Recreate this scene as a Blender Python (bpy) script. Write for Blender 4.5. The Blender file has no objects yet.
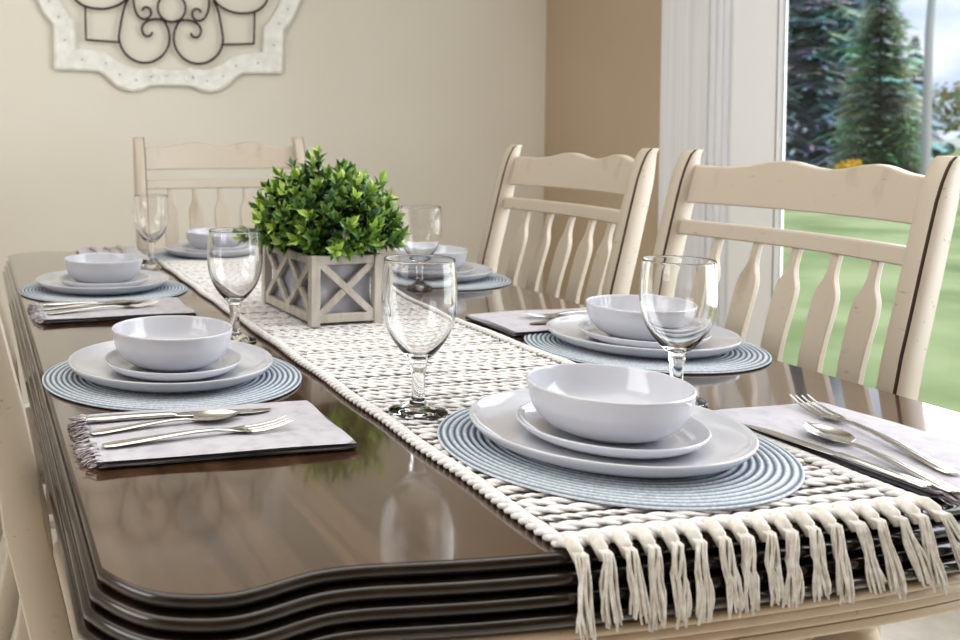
import bpy, bmesh, math, random
from mathutils import Vector, Matrix
random.seed(11)
PI = math.pi
T = 0.76                      # height of the table top above the floor
sc = bpy.context.scene
COL = sc.collection

# ------------------------------------------------------------------ helpers
class MB:
    """collects shapes, builds ONE mesh object"""
    def __init__(s): s.v = []; s.f = []; s.m = []; s.c = []
    def add(s, vs, fs, mi=0, col=None):
        b = len(s.v); s.v += [tuple(v) for v in vs]
        for f in fs: s.f.append([i + b for i in f]); s.m.append(mi)
        if col is not None: s.c += [col] * len(vs)
    def box(s, x0, x1, y0, y1, z0, z1, mi=0):
        s.add([(x0,y0,z0),(x1,y0,z0),(x1,y1,z0),(x0,y1,z0),(x0,y0,z1),(x1,y0,z1),(x1,y1,z1),(x0,y1,z1)],
              [(3,2,1,0),(4,5,6,7),(0,1,5,4),(1,2,6,5),(2,3,7,6),(3,0,4,7)], mi)
    def bar(s, a, b, w, d, up=(0,0,1), mi=0):
        """rectangular bar a->b, w across (perp. to up), d along up"""
        a = Vector(a); b = Vector(b); t = (b-a).normalized(); u = Vector(up)
        r = t.cross(u).normalized(); u = r.cross(t).normalized()
        vs = []
        for p in (a, b):
            for i, j in ((-1,-1),(1,-1),(1,1),(-1,1)): vs.append(p + r*i*w/2 + u*j*d/2)
        s.add(vs, [(3,2,1,0),(4,5,6,7),(0,1,5,4),(1,2,6,5),(2,3,7,6),(3,0,4,7)], mi)
    def tube(s, pts, r, n=8, mi=0, flat=1.0, cap=True, col=None):
        pts = [Vector(p) for p in pts]; rs = r if isinstance(r, (list, tuple)) else [r]*len(pts)
        vs = []; up = Vector((0,0,1)); prev = None
        for i, p in enumerate(pts):
            t = (pts[min(i+1, len(pts)-1)] - pts[max(i-1, 0)])
            t = t.normalized() if t.length > 1e-9 else Vector((0,0,1))
            if prev is None:
                a = up if abs(t.dot(up)) < .9 else Vector((1,0,0))
                prev = t.cross(a).normalized()
            prev = (prev - t*prev.dot(t)).normalized(); q = t.cross(prev)
            for k in range(n):
                an = 2*PI*k/n; d = prev*math.cos(an)*rs[i] + q*math.sin(an)*rs[i]
                d.z *= flat
                vs.append(p + d)
        fs = [(i*n+k, i*n+(k+1)%n, (i+1)*n+(k+1)%n, (i+1)*n+k) for i in range(len(pts)-1) for k in range(n)]
        if cap: fs += [tuple(reversed(range(n))), tuple(range((len(pts)-1)*n, len(pts)*n))]
        s.add(vs, fs, mi, col)
    def lathe(s, prof, n=64, mi=0, c=(0,0,0)):
        vs = []; ring = []
        for r, z in prof:
            if r < 1e-6: ring.append([len(vs)]); vs.append((c[0], c[1], c[2]+z))
            else:
                ring.append(list(range(len(vs), len(vs)+n)))
                vs += [(c[0]+r*math.cos(2*PI*k/n), c[1]+r*math.sin(2*PI*k/n), c[2]+z) for k in range(n)]
        fs = []
        for a, b in zip(ring, ring[1:]):
            if len(a) == 1 and len(b) == 1: continue
            for k in range(n):
                l = (k+1) % n
                if len(a) == 1: fs.append((a[0], b[l], b[k]))
                elif len(b) == 1: fs.append((a[k], a[l], b[0]))
                else: fs.append((a[k], a[l], b[l], b[k]))
        s.add(vs, fs, mi)
    def prism(s, poly, z0, z1, mi=0):
        n = len(poly)
        s.add([(x,y,z0) for x,y in poly]+[(x,y,z1) for x,y in poly],
              [tuple(reversed(range(n))), tuple(range(n,2*n))]+[(k,(k+1)%n,n+(k+1)%n,n+k) for k in range(n)], mi)
    def build(s, name, mats, parent=None, smooth=True, angle=40, bevel=0, loc=None, rz=0, recalc=True):
        me = bpy.data.meshes.new(name); me.from_pydata(s.v, [], s.f)
        mats = mats if isinstance(mats, (list, tuple)) else [mats]
        for m in mats: me.materials.append(m)
        me.polygons.foreach_set('material_index', s.m)
        if s.c and len(s.c) == len(s.v):
            at = me.color_attributes.new('Col', 'FLOAT_COLOR', 'POINT')
            flat = []
            for c in s.c: flat += [c[0], c[1], c[2], 1]
            at.data.foreach_set('color', flat)
        if recalc:
            bm = bmesh.new(); bm.from_mesh(me); bmesh.ops.recalc_face_normals(bm, faces=bm.faces); bm.to_mesh(me); bm.free()
        if smooth:
            me.polygons.foreach_set('use_smooth', [True]*len(me.polygons))
            me.set_sharp_from_angle(angle=math.radians(angle))
        o = bpy.data.objects.new(name, me); COL.objects.link(o)
        if parent: o.parent = parent
        if loc: o.location = loc
        if rz: o.rotation_euler.z = rz
        if bevel:
            b = o.modifiers.new('bevel', 'BEVEL'); b.width = bevel; b.segments = 2; b.limit_method = 'ANGLE'; b.angle_limit = math.radians(50)
        return o

def tag(o, label, cat, group=None, kind=None):
    o['label'] = label; o['category'] = cat
    if group: o['group'] = group
    if kind: o['kind'] = kind
    return o
def empty(name, loc=(0,0,0), rz=0):
    o = bpy.data.objects.new(name, None); COL.objects.link(o); o.location = loc; o.rotation_euler.z = rz
    o.empty_display_size = .05
    return o
def structure(o): o['kind'] = 'structure'; return o
def kids(o): return [c for c in bpy.data.objects if c.parent == o]
def copy_tree(o, parent=None):
    c = o.copy(); COL.objects.link(c); c.parent = parent
    for ch in kids(o): copy_tree(ch, c)
    return c
def lerp(a, b, t): return a + (b-a)*t
def interp(tab, x):
    if x <= tab[0][0]: return tab[0][1]
    for (a, va), (b, vb) in zip(tab, tab[1:]):
        if x <= b:
            t = (x-a)/(b-a); return va + (vb-va)*t
    return tab[-1][1]
def sinterp(tab, x):          # smooth (catmull-rom) interpolation
    n = len(tab)
    if x <= tab[0][0]: return tab[0][1]
    if x >= tab[-1][0]: return tab[-1][1]
    for i in range(n-1):
        if x <= tab[i+1][0]:
            x0, p0 = tab[i]; x1, p1 = tab[i+1]; t = (x-x0)/(x1-x0)
            m0 = (p1-tab[i-1][1])/(x1-tab[i-1][0])*(x1-x0) if i > 0 else (p1-p0)
            m1 = (tab[i+2][1]-p0)/(tab[i+2][0]-x0)*(x1-x0) if i < n-2 else (p1-p0)
            return (2*t**3-3*t*t+1)*p0+(t**3-2*t*t+t)*m0+(-2*t**3+3*t*t)*p1+(t**3-t*t)*m1
def crom(pts, k=6, closed=False):
    out = []; n = len(pts)
    for i in range(n if closed else n-1):
        P = [pts[(i+j) % n] if closed else pts[max(0, min(n-1, i+j))] for j in (-1,0,1,2)]
        for q in range(k):
            t = q/k
            out.append(tuple(.5*((2*P[1][d])+(-P[0][d]+P[2][d])*t+(2*P[0][d]-5*P[1][d]+4*P[2][d]-P[3][d])*t*t+(-P[0][d]+3*P[1][d]-3*P[2][d]+P[3][d])*t**3) for d in range(len(pts[0]))))
    if not closed: out.append(tuple(pts[-1]))
    return out

# ------------------------------------------------------------------ materials
def s2l(c): return tuple(((x/255)/12.92 if x/255 <= .04045 else ((x/255+.055)/1.055)**2.4) for x in c)
def rgb(*c): return (*s2l(c), 1)
def mat(name, col, rough=.5, **kw):
    m = bpy.data.materials.new(name); m.use_nodes = True
    b = m.node_tree.nodes['Principled BSDF']
    b.inputs['Base Color'].default_value = col; b.inputs['Roughness'].default_value = rough
    for k, v in kw.items(): b.inputs[k].default_value = v
    return m
def N(m, t, **kw):
    n = m.node_tree.nodes.new(t)
    for k, v in kw.items():
        if isinstance(k, str) and k in n.inputs: n.inputs[k].default_value = v
        else: setattr(n, k, v)
    return n
def L(m, a, b): m.node_tree.links.new(a, b)
def BS(m): return m.node_tree.nodes['Principled BSDF']
def ramp(m, src, stops):
    r = N(m, 'ShaderNodeValToRGB'); el = r.color_ramp.elements
    while len(el) > 1: el.remove(el[-1])
    el[0].position = stops[0][0]; el[0].color = stops[0][1]
    for p, c in stops[1:]:
        e = el.new(p); e.color = c
    L(m, src, r.inputs['Fac']); return r
def noisy(name, c1, c2, scale=(8,8,8), nscale=1.0, rough=.5, bump=0, detail=5, lo=.35, hi=.65, bscale=None, **kw):
    m = mat(name, c1, rough, **kw)
    tc = N(m, 'ShaderNodeTexCoord'); mp = N(m, 'ShaderNodeMapping'); mp.inputs['Scale'].default_value = scale
    L(m, tc.outputs['Object'], mp.inputs['Vector'])
    n = N(m, 'ShaderNodeTexNoise'); n.inputs['Scale'].default_value = nscale; n.inputs['Detail'].default_value = detail
    L(m, mp.outputs['Vector'], n.inputs['Vector'])
    r = ramp(m, n.outputs['Fac'], [(lo, c1), (hi, c2)])
    L(m, r.outputs['Color'], BS(m).inputs['Base Color'])
    if bump:
        b = N(m, 'ShaderNodeBump'); b.inputs['Strength'].default_value = bump; b.inputs['Distance'].default_value = .002
        if bscale:
            n2 = N(m, 'ShaderNodeTexNoise'); n2.inputs['Scale'].default_value = bscale; n2.inputs['Detail'].default_value = 4
            L(m, tc.outputs['Object'], n2.inputs['Vector']); L(m, n2.outputs['Fac'], b.inputs['Height'])
        else: L(m, n.outputs['Fac'], b.inputs['Height'])
        L(m, b.outputs['Normal'], BS(m).inputs['Normal'])
    return m

M = {}
M['wall'] = noisy('beige_wall_paint', rgb(219,213,201), rgb(225,220,209), (1,1,1), 1.2, .75, .12, bscale=90)
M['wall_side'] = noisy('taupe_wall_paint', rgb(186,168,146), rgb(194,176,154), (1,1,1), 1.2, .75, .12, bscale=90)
M['ceiling'] = mat('ceiling_white', rgb(238,236,230), .8)
M['floor'] = noisy('pale_floor', rgb(214,208,198), rgb(228,222,212), (3,3,3), 6, .6)
M['trim'] = mat('white_trim', rgb(248,249,252), .35)
M['trim_shade'] = mat('grey_seal', rgb(150,150,152), .5)
M['vinyl'] = noisy('white_vinyl', rgb(240,241,246), rgb(228,229,236), (1,60,1), 1, .4)

# dark table wood
def wood(name, c0, c1, c2, rough, ior=1.55, coat=.6, bump=.05):
    m = mat(name, c1, rough, **{'IOR': ior, 'Coat Weight': coat, 'Coat Roughness': .06})
    tc = N(m, 'ShaderNodeTexCoord'); mp = N(m, 'ShaderNodeMapping'); mp.inputs['Scale'].default_value = (26, 1.3, 26)
    L(m, tc.outputs['Object'], mp.inputs['Vector'])
    n = N(m, 'ShaderNodeTexNoise'); n.inputs['Scale'].default_value = 1.6; n.inputs['Detail'].default_value = 7; n.inputs['Distortion'].default_value = .6
    L(m, mp.outputs['Vector'], n.inputs['Vector'])
    n2 = N(m, 'ShaderNodeTexNoise'); n2.inputs['Scale'].default_value = 3; n2.inputs['Detail'].default_value = 4
    L(m, tc.outputs['Object'], n2.inputs['Vector'])
    r = ramp(m, n.outputs['Fac'], [(.3, c0), (.5, c1), (.72, c2)]); L(m, r.outputs['Color'], BS(m).inputs['Base Color'])
    rr = N(m, 'ShaderNodeMapRange'); rr.inputs['To Min'].default_value = rough*.7; rr.inputs['To Max'].default_value = rough*1.5
    L(m, n2.outputs['Fac'], rr.inputs['Value']); L(m, rr.outputs['Result'], BS(m).inputs['Roughness'])
    b = N(m, 'ShaderNodeBump'); b.inputs['Strength'].default_value = bump; b.inputs['Distance'].default_value = .001
    L(m, n.outputs['Fac'], b.inputs['Height']); L(m, b.outputs['Normal'], BS(m).inputs['Normal'])
    return m
M['tabletop'] = wood('dark_table_wood', rgb(62,44,32), rgb(80,59,44), rgb(98,75,56), .13, ior=1.7, coat=1.0)
M['molding'] = wood('dark_molding_wood', rgb(24,16,13), rgb(34,24,19), rgb(50,38,31), .2, ior=1.5, coat=.8, bump=.08)

def paint(name, c, glaze, dark):
    """cream chair paint with rubbed brown glaze"""
    m = mat(name, c, .42, **{'Coat Weight': .15, 'Coat Roughness': .3})
    tc = N(m, 'ShaderNodeTexCoord'); mp = N(m, 'ShaderNodeMapping'); mp.inputs['Scale'].default_value = (14, 14, 5)
    L(m, tc.outputs['Object'], mp.inputs['Vector'])
    n = N(m, 'ShaderNodeTexNoise'); n.inputs['Scale'].default_value = 1.5; n.inputs['Detail'].default_value = 6; L(m, mp.outputs['Vector'], n.inputs['Vector'])
    r = ramp(m, n.outputs['Fac'], [(.3, c), (.62, c), (.85, glaze)])
    mp2 = N(m, 'ShaderNodeMapping'); mp2.inputs['Scale'].default_value = (50, 18, 60)
    L(m, tc.outputs['Object'], mp2.inputs['Vector'])
    n2 = N(m, 'ShaderNodeTexNoise'); n2.inputs['Scale'].default_value = 2; n2.inputs['Detail'].default_value = 8; L(m, mp2.outputs['Vector'], n2.inputs['Vector'])
    r2 = ramp(m, n2.outputs['Fac'], [(.66, (0,0,0,1)), (.76, (.55,.55,.55,1))])
    mx = N(m, 'ShaderNodeMix', data_type='RGBA'); L(m, r2.outputs['Color'], mx.inputs['Factor'])
    L(m, r.outputs['Color'], mx.inputs['A']); mx.inputs['B'].default_value = dark
    L(m, mx.outputs['Result'], BS(m).inputs['Base Color'])
    return m
M['chair'] = paint('cream_chair_paint', rgb(190,178,163), rgb(166,149,132), rgb(118,98,82))
M['glaze'] = mat('dark_glaze', rgb(62,44,34), .5)
M['apron'] = paint('cream_apron_paint', rgb(204,186,162), rgb(172,150,124), rgb(120,94,70))

M['china'] = mat('white_glazed_china', rgb(206,207,214), .10, **{'IOR': 1.5, 'Coat Weight': .5, 'Coat Roughness': .05})
# round placemat: concentric woven ridges
m = mat('blue_grey_woven_cord', rgb(160,172,182), .6); M['mat'] = m
tc = N(m, 'ShaderNodeTexCoord'); sp = N(m, 'ShaderNodeSeparateXYZ'); L(m, tc.outputs['Object'], sp.inputs[0])
a1 = N(m, 'ShaderNodeMath', operation='POWER'); L(m, sp.outputs[0], a1.inputs[0]); a1.inputs[1].default_value = 2
a2 = N(m, 'ShaderNodeMath', operation='POWER'); L(m, sp.outputs[1], a2.inputs[0]); a2.inputs[1].default_value = 2
a3 = N(m, 'ShaderNodeMath', operation='ADD'); L(m, a1.outputs[0], a3.inputs[0]); L(m, a2.outputs[0], a3.inputs[1])
a4 = N(m, 'ShaderNodeMath', operation='SQRT'); L(m, a3.outputs[0], a4.inputs[0])
a5 = N(m, 'ShaderNodeMath', operation='MULTIPLY'); L(m, a4.outputs[0], a5.inputs[0]); a5.inputs[1].default_value = 2*PI/.0075
a6 = N(m, 'ShaderNodeMath', operation='COSINE'); L(m, a5.outputs[0], a6.inputs[0])
a7 = N(m, 'ShaderNodeMapRange'); a7.inputs['From Min'].default_value = -1; L(m, a6.outputs[0], a7.inputs['Value'])
r = ramp(m, a7.outputs['Result'], [(.05, rgb(100,110,124)), (.4, rgb(164,176,188)), (.9, rgb(212,219,226))])  # groove shade and ridge highlights painted into the ring colours
nn = N(m, 'ShaderNodeTexNoise'); nn.inputs['Scale'].default_value = 260; nn.inputs['Detail'].default_value = 2; L(m, tc.outputs['Object'], nn.inputs['Vector'])
mx = N(m, 'ShaderNodeMix', data_type='RGBA', blend_type='MULTIPLY'); mx.inputs['Factor'].default_value = .45
rn = ramp(m, nn.outputs['Fac'], [(.35, (.45,.45,.5,1)), (.6, (1,1,1,1))])
L(m, r.outputs['Color'], mx.inputs['A']); L(m, rn.outputs['Color'], mx.inputs['B']); L(m, mx.outputs['Result'], BS(m).inputs['Base Color'])

m = mat('clear_glass', (1,1,1,1), 0.0, **{'Transmission Weight': 1.0, 'IOR': 1.46}); M['glass'] = m
M['steel'] = mat('polished_steel', rgb(214,212,208), .16, Metallic=1.0)
def cloth(name, c1, c2, s=420):
    m = mat(name, c1, .9, **{'Sheen Weight': .3})
    tc = N(m, 'ShaderNodeTexCoord')
    w1 = N(m, 'ShaderNodeTexWave'); w1.inputs['Scale'].default_value = s; w1.bands_direction = 'X'; w1.inputs['Distortion'].default_value = 1.5; w1.inputs['Detail'].default_value = 2
    w2 = N(m, 'ShaderNodeTexWave'); w2.inputs['Scale'].default_value = s; w2.bands_direction = 'Y'; w2.inputs['Distortion'].default_value = 1.5; w2.inputs['Detail'].default_value = 2
    for w in (w1, w2): L(m, tc.outputs['Object'], w.inputs['Vector'])
    n = N(m, 'ShaderNodeTexNoise'); n.inputs['Scale'].default_value = 60; n.inputs['Detail'].default_value = 5; L(m, tc.outputs['Object'], n.inputs['Vector'])
    ad = N(m, 'ShaderNodeMath', operation='ADD'); L(m, w1.outputs['Fac'], ad.inputs[0]); L(m, w2.outputs['Fac'], ad.inputs[1])
    ad2 = N(m, 'ShaderNodeMath', operation='MULTIPLY'); L(m, ad.outputs[0], ad2.inputs[0]); L(m, n.outputs['Fac'], ad2.inputs[1])
    r = ramp(m, ad2.outputs[0], [(.2, c2), (.7, c1)]); L(m, r.outputs['Color'], BS(m).inputs['Base Color'])
    b = N(m, 'ShaderNodeBump'); b.inputs['Strength'].default_value = .3; b.inputs['Distance'].default_value = .0006
    L(m, ad.outputs[0], b.inputs['Height']); L(m, b.outputs['Normal'], BS(m).inputs['Normal'])
    return m
M['linen'] = cloth('lilac_grey_linen', rgb(214,211,218), rgb(168,164,174))
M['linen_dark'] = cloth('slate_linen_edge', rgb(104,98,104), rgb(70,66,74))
M['cord'] = noisy('ivory_cotton_cord', rgb(242,240,240), rgb(218,214,212), (1,1,1), 160, .9, .5, detail=3)
M['backing'] = noisy('taupe_warp_backing', rgb(100,91,87), rgb(146,136,128), (1,1,1), 200, .95)
M['fringe'] = noisy('ivory_fringe', rgb(243,240,235), rgb(218,211,202), (1,1,1), 120, .9, detail=3)
M['planter'] = noisy('grey_washed_wood', rgb(212,206,196), rgb(188,181,170), (30,30,8), 2, .65, .2)
M['liner'] = noisy('galvanised_liner', rgb(196,196,204), rgb(168,169,180), (1,1,1), 40, .5)
M['soil'] = mat('dark_moss', rgb(40,46,28), .9)
m = mat('glossy_leaf', (.1,.3,.05,1), .32, **{'Coat Weight': .2}); M['leaf'] = m
at = N(m, 'ShaderNodeAttribute', attribute_name='Col'); L(m, at.outputs['Color'], BS(m).inputs['Base Color'])
m = mat('leaf_matte', (.1,.3,.05,1), 1.0, **{'Specular IOR Level': .1}); M['leaf_matte'] = m
at = N(m, 'ShaderNodeAttribute', attribute_name='Col'); L(m, at.outputs['Color'], BS(m).inputs['Base Color'])
tl = N(m, 'ShaderNodeBsdfTranslucent'); L(m, at.outputs['Color'], tl.inputs[0]); ms = N(m, 'ShaderNodeMixShader'); ms.inputs[0].default_value = .5
L(m, BS(m).outputs[0], ms.inputs[1]); L(m, tl.outputs[0], ms.inputs[2]); L(m, ms.outputs[0], m.node_tree.nodes['Material Output'].inputs['Surface'])
M['stem'] = mat('green_stem', rgb(70,88,38), .6)
M['art_frame'] = noisy('distressed_white_wood', rgb(240,239,235), rgb(226,224,219), (1,1,1), 30, .55, .3)
M['iron'] = mat('dark_iron', rgb(46,36,33), .5, Metallic=.4)
M['nail'] = mat('worn_wood_spot', rgb(150,140,130), .7)
M['grass'] = noisy('lawn', rgb(116,136,88), rgb(160,172,128), (1,1,1), .9, .95, detail=8)
M['road'] = mat('pale_concrete', rgb(214,206,196), .9)
M['bark'] = mat('bark', rgb(92,78,66), .9)
M['pole'] = mat('pale_pole', rgb(178,176,180), .7)
M['carbody'] = mat('white_car_paint', rgb(225,230,236), .3)
M['carglass'] = mat('car_glass', rgb(70,84,100), .15)
M['tyre'] = mat('tyre', rgb(40,40,42), .8)

# ------------------------------------------------------------------ camera (recovered from the photograph)
cam_d = bpy.data.cameras.new('camera'); cam = bpy.data.objects.new('camera', cam_d); COL.objects.link(cam)
F = 977.394; PX = 214.51; PY = 166.14
cam_d.sensor_width = 36; cam_d.lens = F*36/960
cam_d.shift_x = (480-PX)/960; cam_d.shift_y = -(320-PY)/960
cam.location = (0, 0, T+.34383)
yaw = -0.24278           # table axis relative to the lens axis
cam.rotation_mode = 'XYZ'
cam.rotation_euler = (PI/2-.0359, -0.0018, yaw)
cam_d.clip_start = .05; cam_d.clip_end = 400
cam_d.dof.use_dof = True; cam_d.dof.focus_distance = 1.15; cam_d.dof.aperture_fstop = 7.5
sc.camera = cam

# ------------------------------------------------------------------ room
YB = 3.6; XR = 2.3; XL = -2.6; YN = -2.6; ZC = 2.5
def slab(name, x0,x1,y0,y1,z0,z1, m, parent=None, bevel=0):
    b = MB(); b.box(x0,x1,y0,y1,z0,z1); return b.build(name, m, parent, smooth=False, bevel=bevel)
structure(slab('floor', XL-.1, XR+.15, YN, YB+.1, -.1, 0, M['floor']))
structure(slab('ceiling', XL-.1, XR+.15, YN, YB+.1, ZC, ZC+.1, M['ceiling']))
structure(slab('wall_back', XL-.1, XR+.15, YB, YB+.1, 0, ZC, M['wall']))
structure(slab('wall_front', XL-.1, XR+.15, YN-.1, YN, 0, ZC, M['wall_side']))
structure(slab('wall_left', XL-.1, XL, YN, YB, 0, ZC, M['wall']))
# right wall with a patio-door opening
OY0, OY1, OZ0, OZ1 = -.35, 2.44, .10, 2.25
b = MB()
b.box(XR, XR+.15, OY1+.10, YB, 0, ZC); b.box(XR, XR+.15, YN, OY0, 0, ZC)
b.box(XR, XR+.15, OY0, OY1+.10, OZ1, ZC); b.box(XR, XR+.15, OY0, OY1+.10, 0, OZ0)
structure(b.build('wall_right', M['wall_side'], smooth=False))
# white casing beside the glass: plain board, fluted board, deep jamb
b = MB()
b.box(XR-.016, XR, 2.665, 2.885, 0, 2.42)
for k in range(4):
    y = 2.545 + k*.03
    b.tube([(XR-.004, y+.015, 0), (XR-.004, y+.015, 2.42)], .0137, 12)
b.box(XR-.007, XR, 2.54, 2.665, 0, 2.42)
structure(b.build('trim_1', M['vinyl'], smooth=True, bevel=.002))
structure(slab('baseboard_back', XL, XR, YB-.015, YB, 0, .11, M['trim'], bevel=.003))
door = structure(MB().build('door_1', M['trim'])) if False else empty('door_1', (XR, 2.4, 0)); door['kind'] = 'structure'
def rel(x0,x1,y0,y1,z0,z1,m,name,bev=.003):
    b = MB(); b.box(x0-XR,x1-XR,y0-2.4,y1-2.4,z0,z1); return b.build(name, m, door, smooth=False, bevel=bev)
fb = MB()
def fbx(x0,x1,y0,y1,z0,z1): fb.box(x0-XR,x1-XR,y0-2.4,y1-2.4,z0,z1)
FX0, FX1 = XR-.036, XR-.012
fbx(FX0, FX1, 2.352, 2.536, 0, 2.35); fbx(FX0, FX1, OY0-.1, OY0, 0, 2.35)
fbx(FX0, FX1, OY0, 2.352, OZ1, 2.35); fbx(FX0, FX1, OY0, 2.352, 0, OZ0+.06)
fb.build('door_frame', M['trim'], door, smooth=False, bevel=.002)
rel(FX0-.0012, FX0, 2.362, 2.366, OZ0+.02, OZ1, M['trim_shade'], 'door_seal', 0)
m = bpy.data.materials.new('window_glass'); m.use_nodes = True; M['pane'] = m
nt = m.node_tree; nt.nodes.remove(nt.nodes['Principled BSDF'])
tr = N(m, 'ShaderNodeBsdfTransparent'); tr.inputs[0].default_value = (.97,.985,.98,1); gl = N(m, 'ShaderNodeBsdfGlossy'); gl.inputs['Roughness'].default_value = .02
fr = N(m, 'ShaderNodeFresnel'); fr.inputs['IOR'].default_value = 1.25; mxs = N(m, 'ShaderNodeMixShader')
L(m, fr.outputs[0], mxs.inputs[0]); L(m, tr.outputs[0], mxs.inputs[1]); L(m, gl.outputs[0], mxs.inputs[2])
L(m, mxs.outputs[0], nt.nodes['Material Output'].inputs['Surface'])
b = MB(); b.box(-.026, -.022, OY0-2.4, 2.352-2.4, OZ0+.06, OZ1); b.build('glass_pane', M['pane'], door, smooth=False)

# ------------------------------------------------------------------ table
CX, CY = .635, 1.75
half = [(.096,.757),(.1085,.733),(.128,.710),(.154,.697),(.184,.692),(.212,.6975),(.238,.706),(.265,.7125),(.30,.7125),(.345,.707),(.40,.701),(.47,.6965),(.55,.694),(.635,.693)]
curve = crom(half, 4)                       # from left corner to the middle of the near end
near = curve + [(2*CX-x, y) for x, y in reversed(curve[:-1])]
side = [(2*CX-.096, lerp(.757, 2*CY-.757, k/12)) for k in range(1, 12)]
outline = near + side + [(2*CX-x, 2*CY-y) for x, y in near] + [(.096, lerp(2*CY-.757, .757, k/12)) for k in range(1, 12)]
def offset(poly, d):
    out = []; n = len(poly)
    for i in range(n):
        a = Vector(poly[i-1]); p = Vector(poly[i]); c = Vector(poly[(i+1) % n])
        e1 = (p-a).normalized(); e2 = (c-p).normalized()
        n1 = Vector((e1.y, -e1.x)); n2 = Vector((e2.y, -e2.x)); nn = (n1+n2)
        nn = nn.normalized(); k = 1/max(.6, nn.dot(n1)); out.append(p+nn*d*k)
    return out
def rings(b, prof, mi=0, base=outline, cap_top=False, cap_bot=False):
    n = len(base); vs = []
    for off, z in prof:
        vs += [(p.x, p.y, z) for p in offset(base, off)]
    fs = [(j*n+i, j*n+(i+1) % n, (j+1)*n+(i+1) % n, (j+1)*n+i) for j in range(len(prof)-1) for i in range(n)]
    if cap_top: fs.append(tuple(range(n)))
    if cap_bot: fs.append(tuple(reversed(range((len(prof)-1)*n, len(prof)*n))))
    b.add(vs, fs, mi)
table = empty('dining_table', (0,0,0)); tag(table, 'long dining table, glossy dark brown top with serpentine ribbed edge, cream base', 'table')
b = MB(); rings(b, [(-.001, T), (-.001, T-.012)], cap_top=True, cap_bot=True)
b.build('tabletop', M['tabletop'], table, angle=60)
def bead(o0, z0, o1, z1, bulge, k=6):        # rounded bead from (o0,z0) to (o1,z1)
    out = []
    for i in range(k+1):
        t = i/k; nx, nz = -(z1-z0), (o1-o0); l = math.hypot(nx, nz)
        s_ = math.sin(PI*t)*bulge
        out.append((lerp(o0,o1,t)+nx/l*s_, lerp(z0,z1,t)+nz/l*s_))
    return out
def rib(o, z, h_):           # small lit ledge, rounded nose, deep groove underneath
    return [(o, z), (o+.0030, z-.0004), (o+.0052, z-.0018), (o+.0062, z-.0040), (o+.0060, z-h_*.55), (o+.0040, z-h_*.78), (o+.0008, z-h_*.9), (o-.0015, z-h_*.96)]
p2 = [(-.004, T-.0003)] + rib(-.0035, T-.0003, .0145) + rib(.0030, T-.0145, .0145) + rib(.0078, T-.029, .0145) + rib(.0124, T-.0435, .0135) + [(-.02, T-.0572)]
b = MB(); rings(b, p2); b.build('edge_molding', M['molding'], table, angle=50)
prof = [(-.02, T-.0575)] + bead(.012, T-.0575, .014, T-.066, .003) + [(.009, T-.0675)] + bead(.011, T-.068, .010, T-.077, .003) + [(.004, T-.079)] + bead(.006, T-.080, .002, T-.089, .003) + [(-.003, T-.0915)] + bead(.000, T-.0925, -.003, T-.103, .003) + [(-.010, T-.106), (-.05, T-.106)]
b = MB(); rings(b, prof); b.build('apron', M['apron'], table, angle=35)
for sx in (-1, 1):
    for sy in (-1, 1):
        x = CX+sx*.40; y = CY+sy*.80; b = MB()
        b.box(x-.045, x+.045, y-.045, y+.045, T-.22, T-.058)
        b.lathe([(0,T-.22),(.036,T-.22),(.036,T-.235),(.026,T-.25),(.044,T-.30),(.046,T-.34),(.034,T-.46),(.026,T-.60),(.022,T-.66),(.03,T-.67),(.03,T-.68),(.024,T-.70),(.03,T-.735),(.022,0.0),(0,0)], 24, c=(x,y,0))
        b.build('leg', M['apron'], table, bevel=.003)

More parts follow.
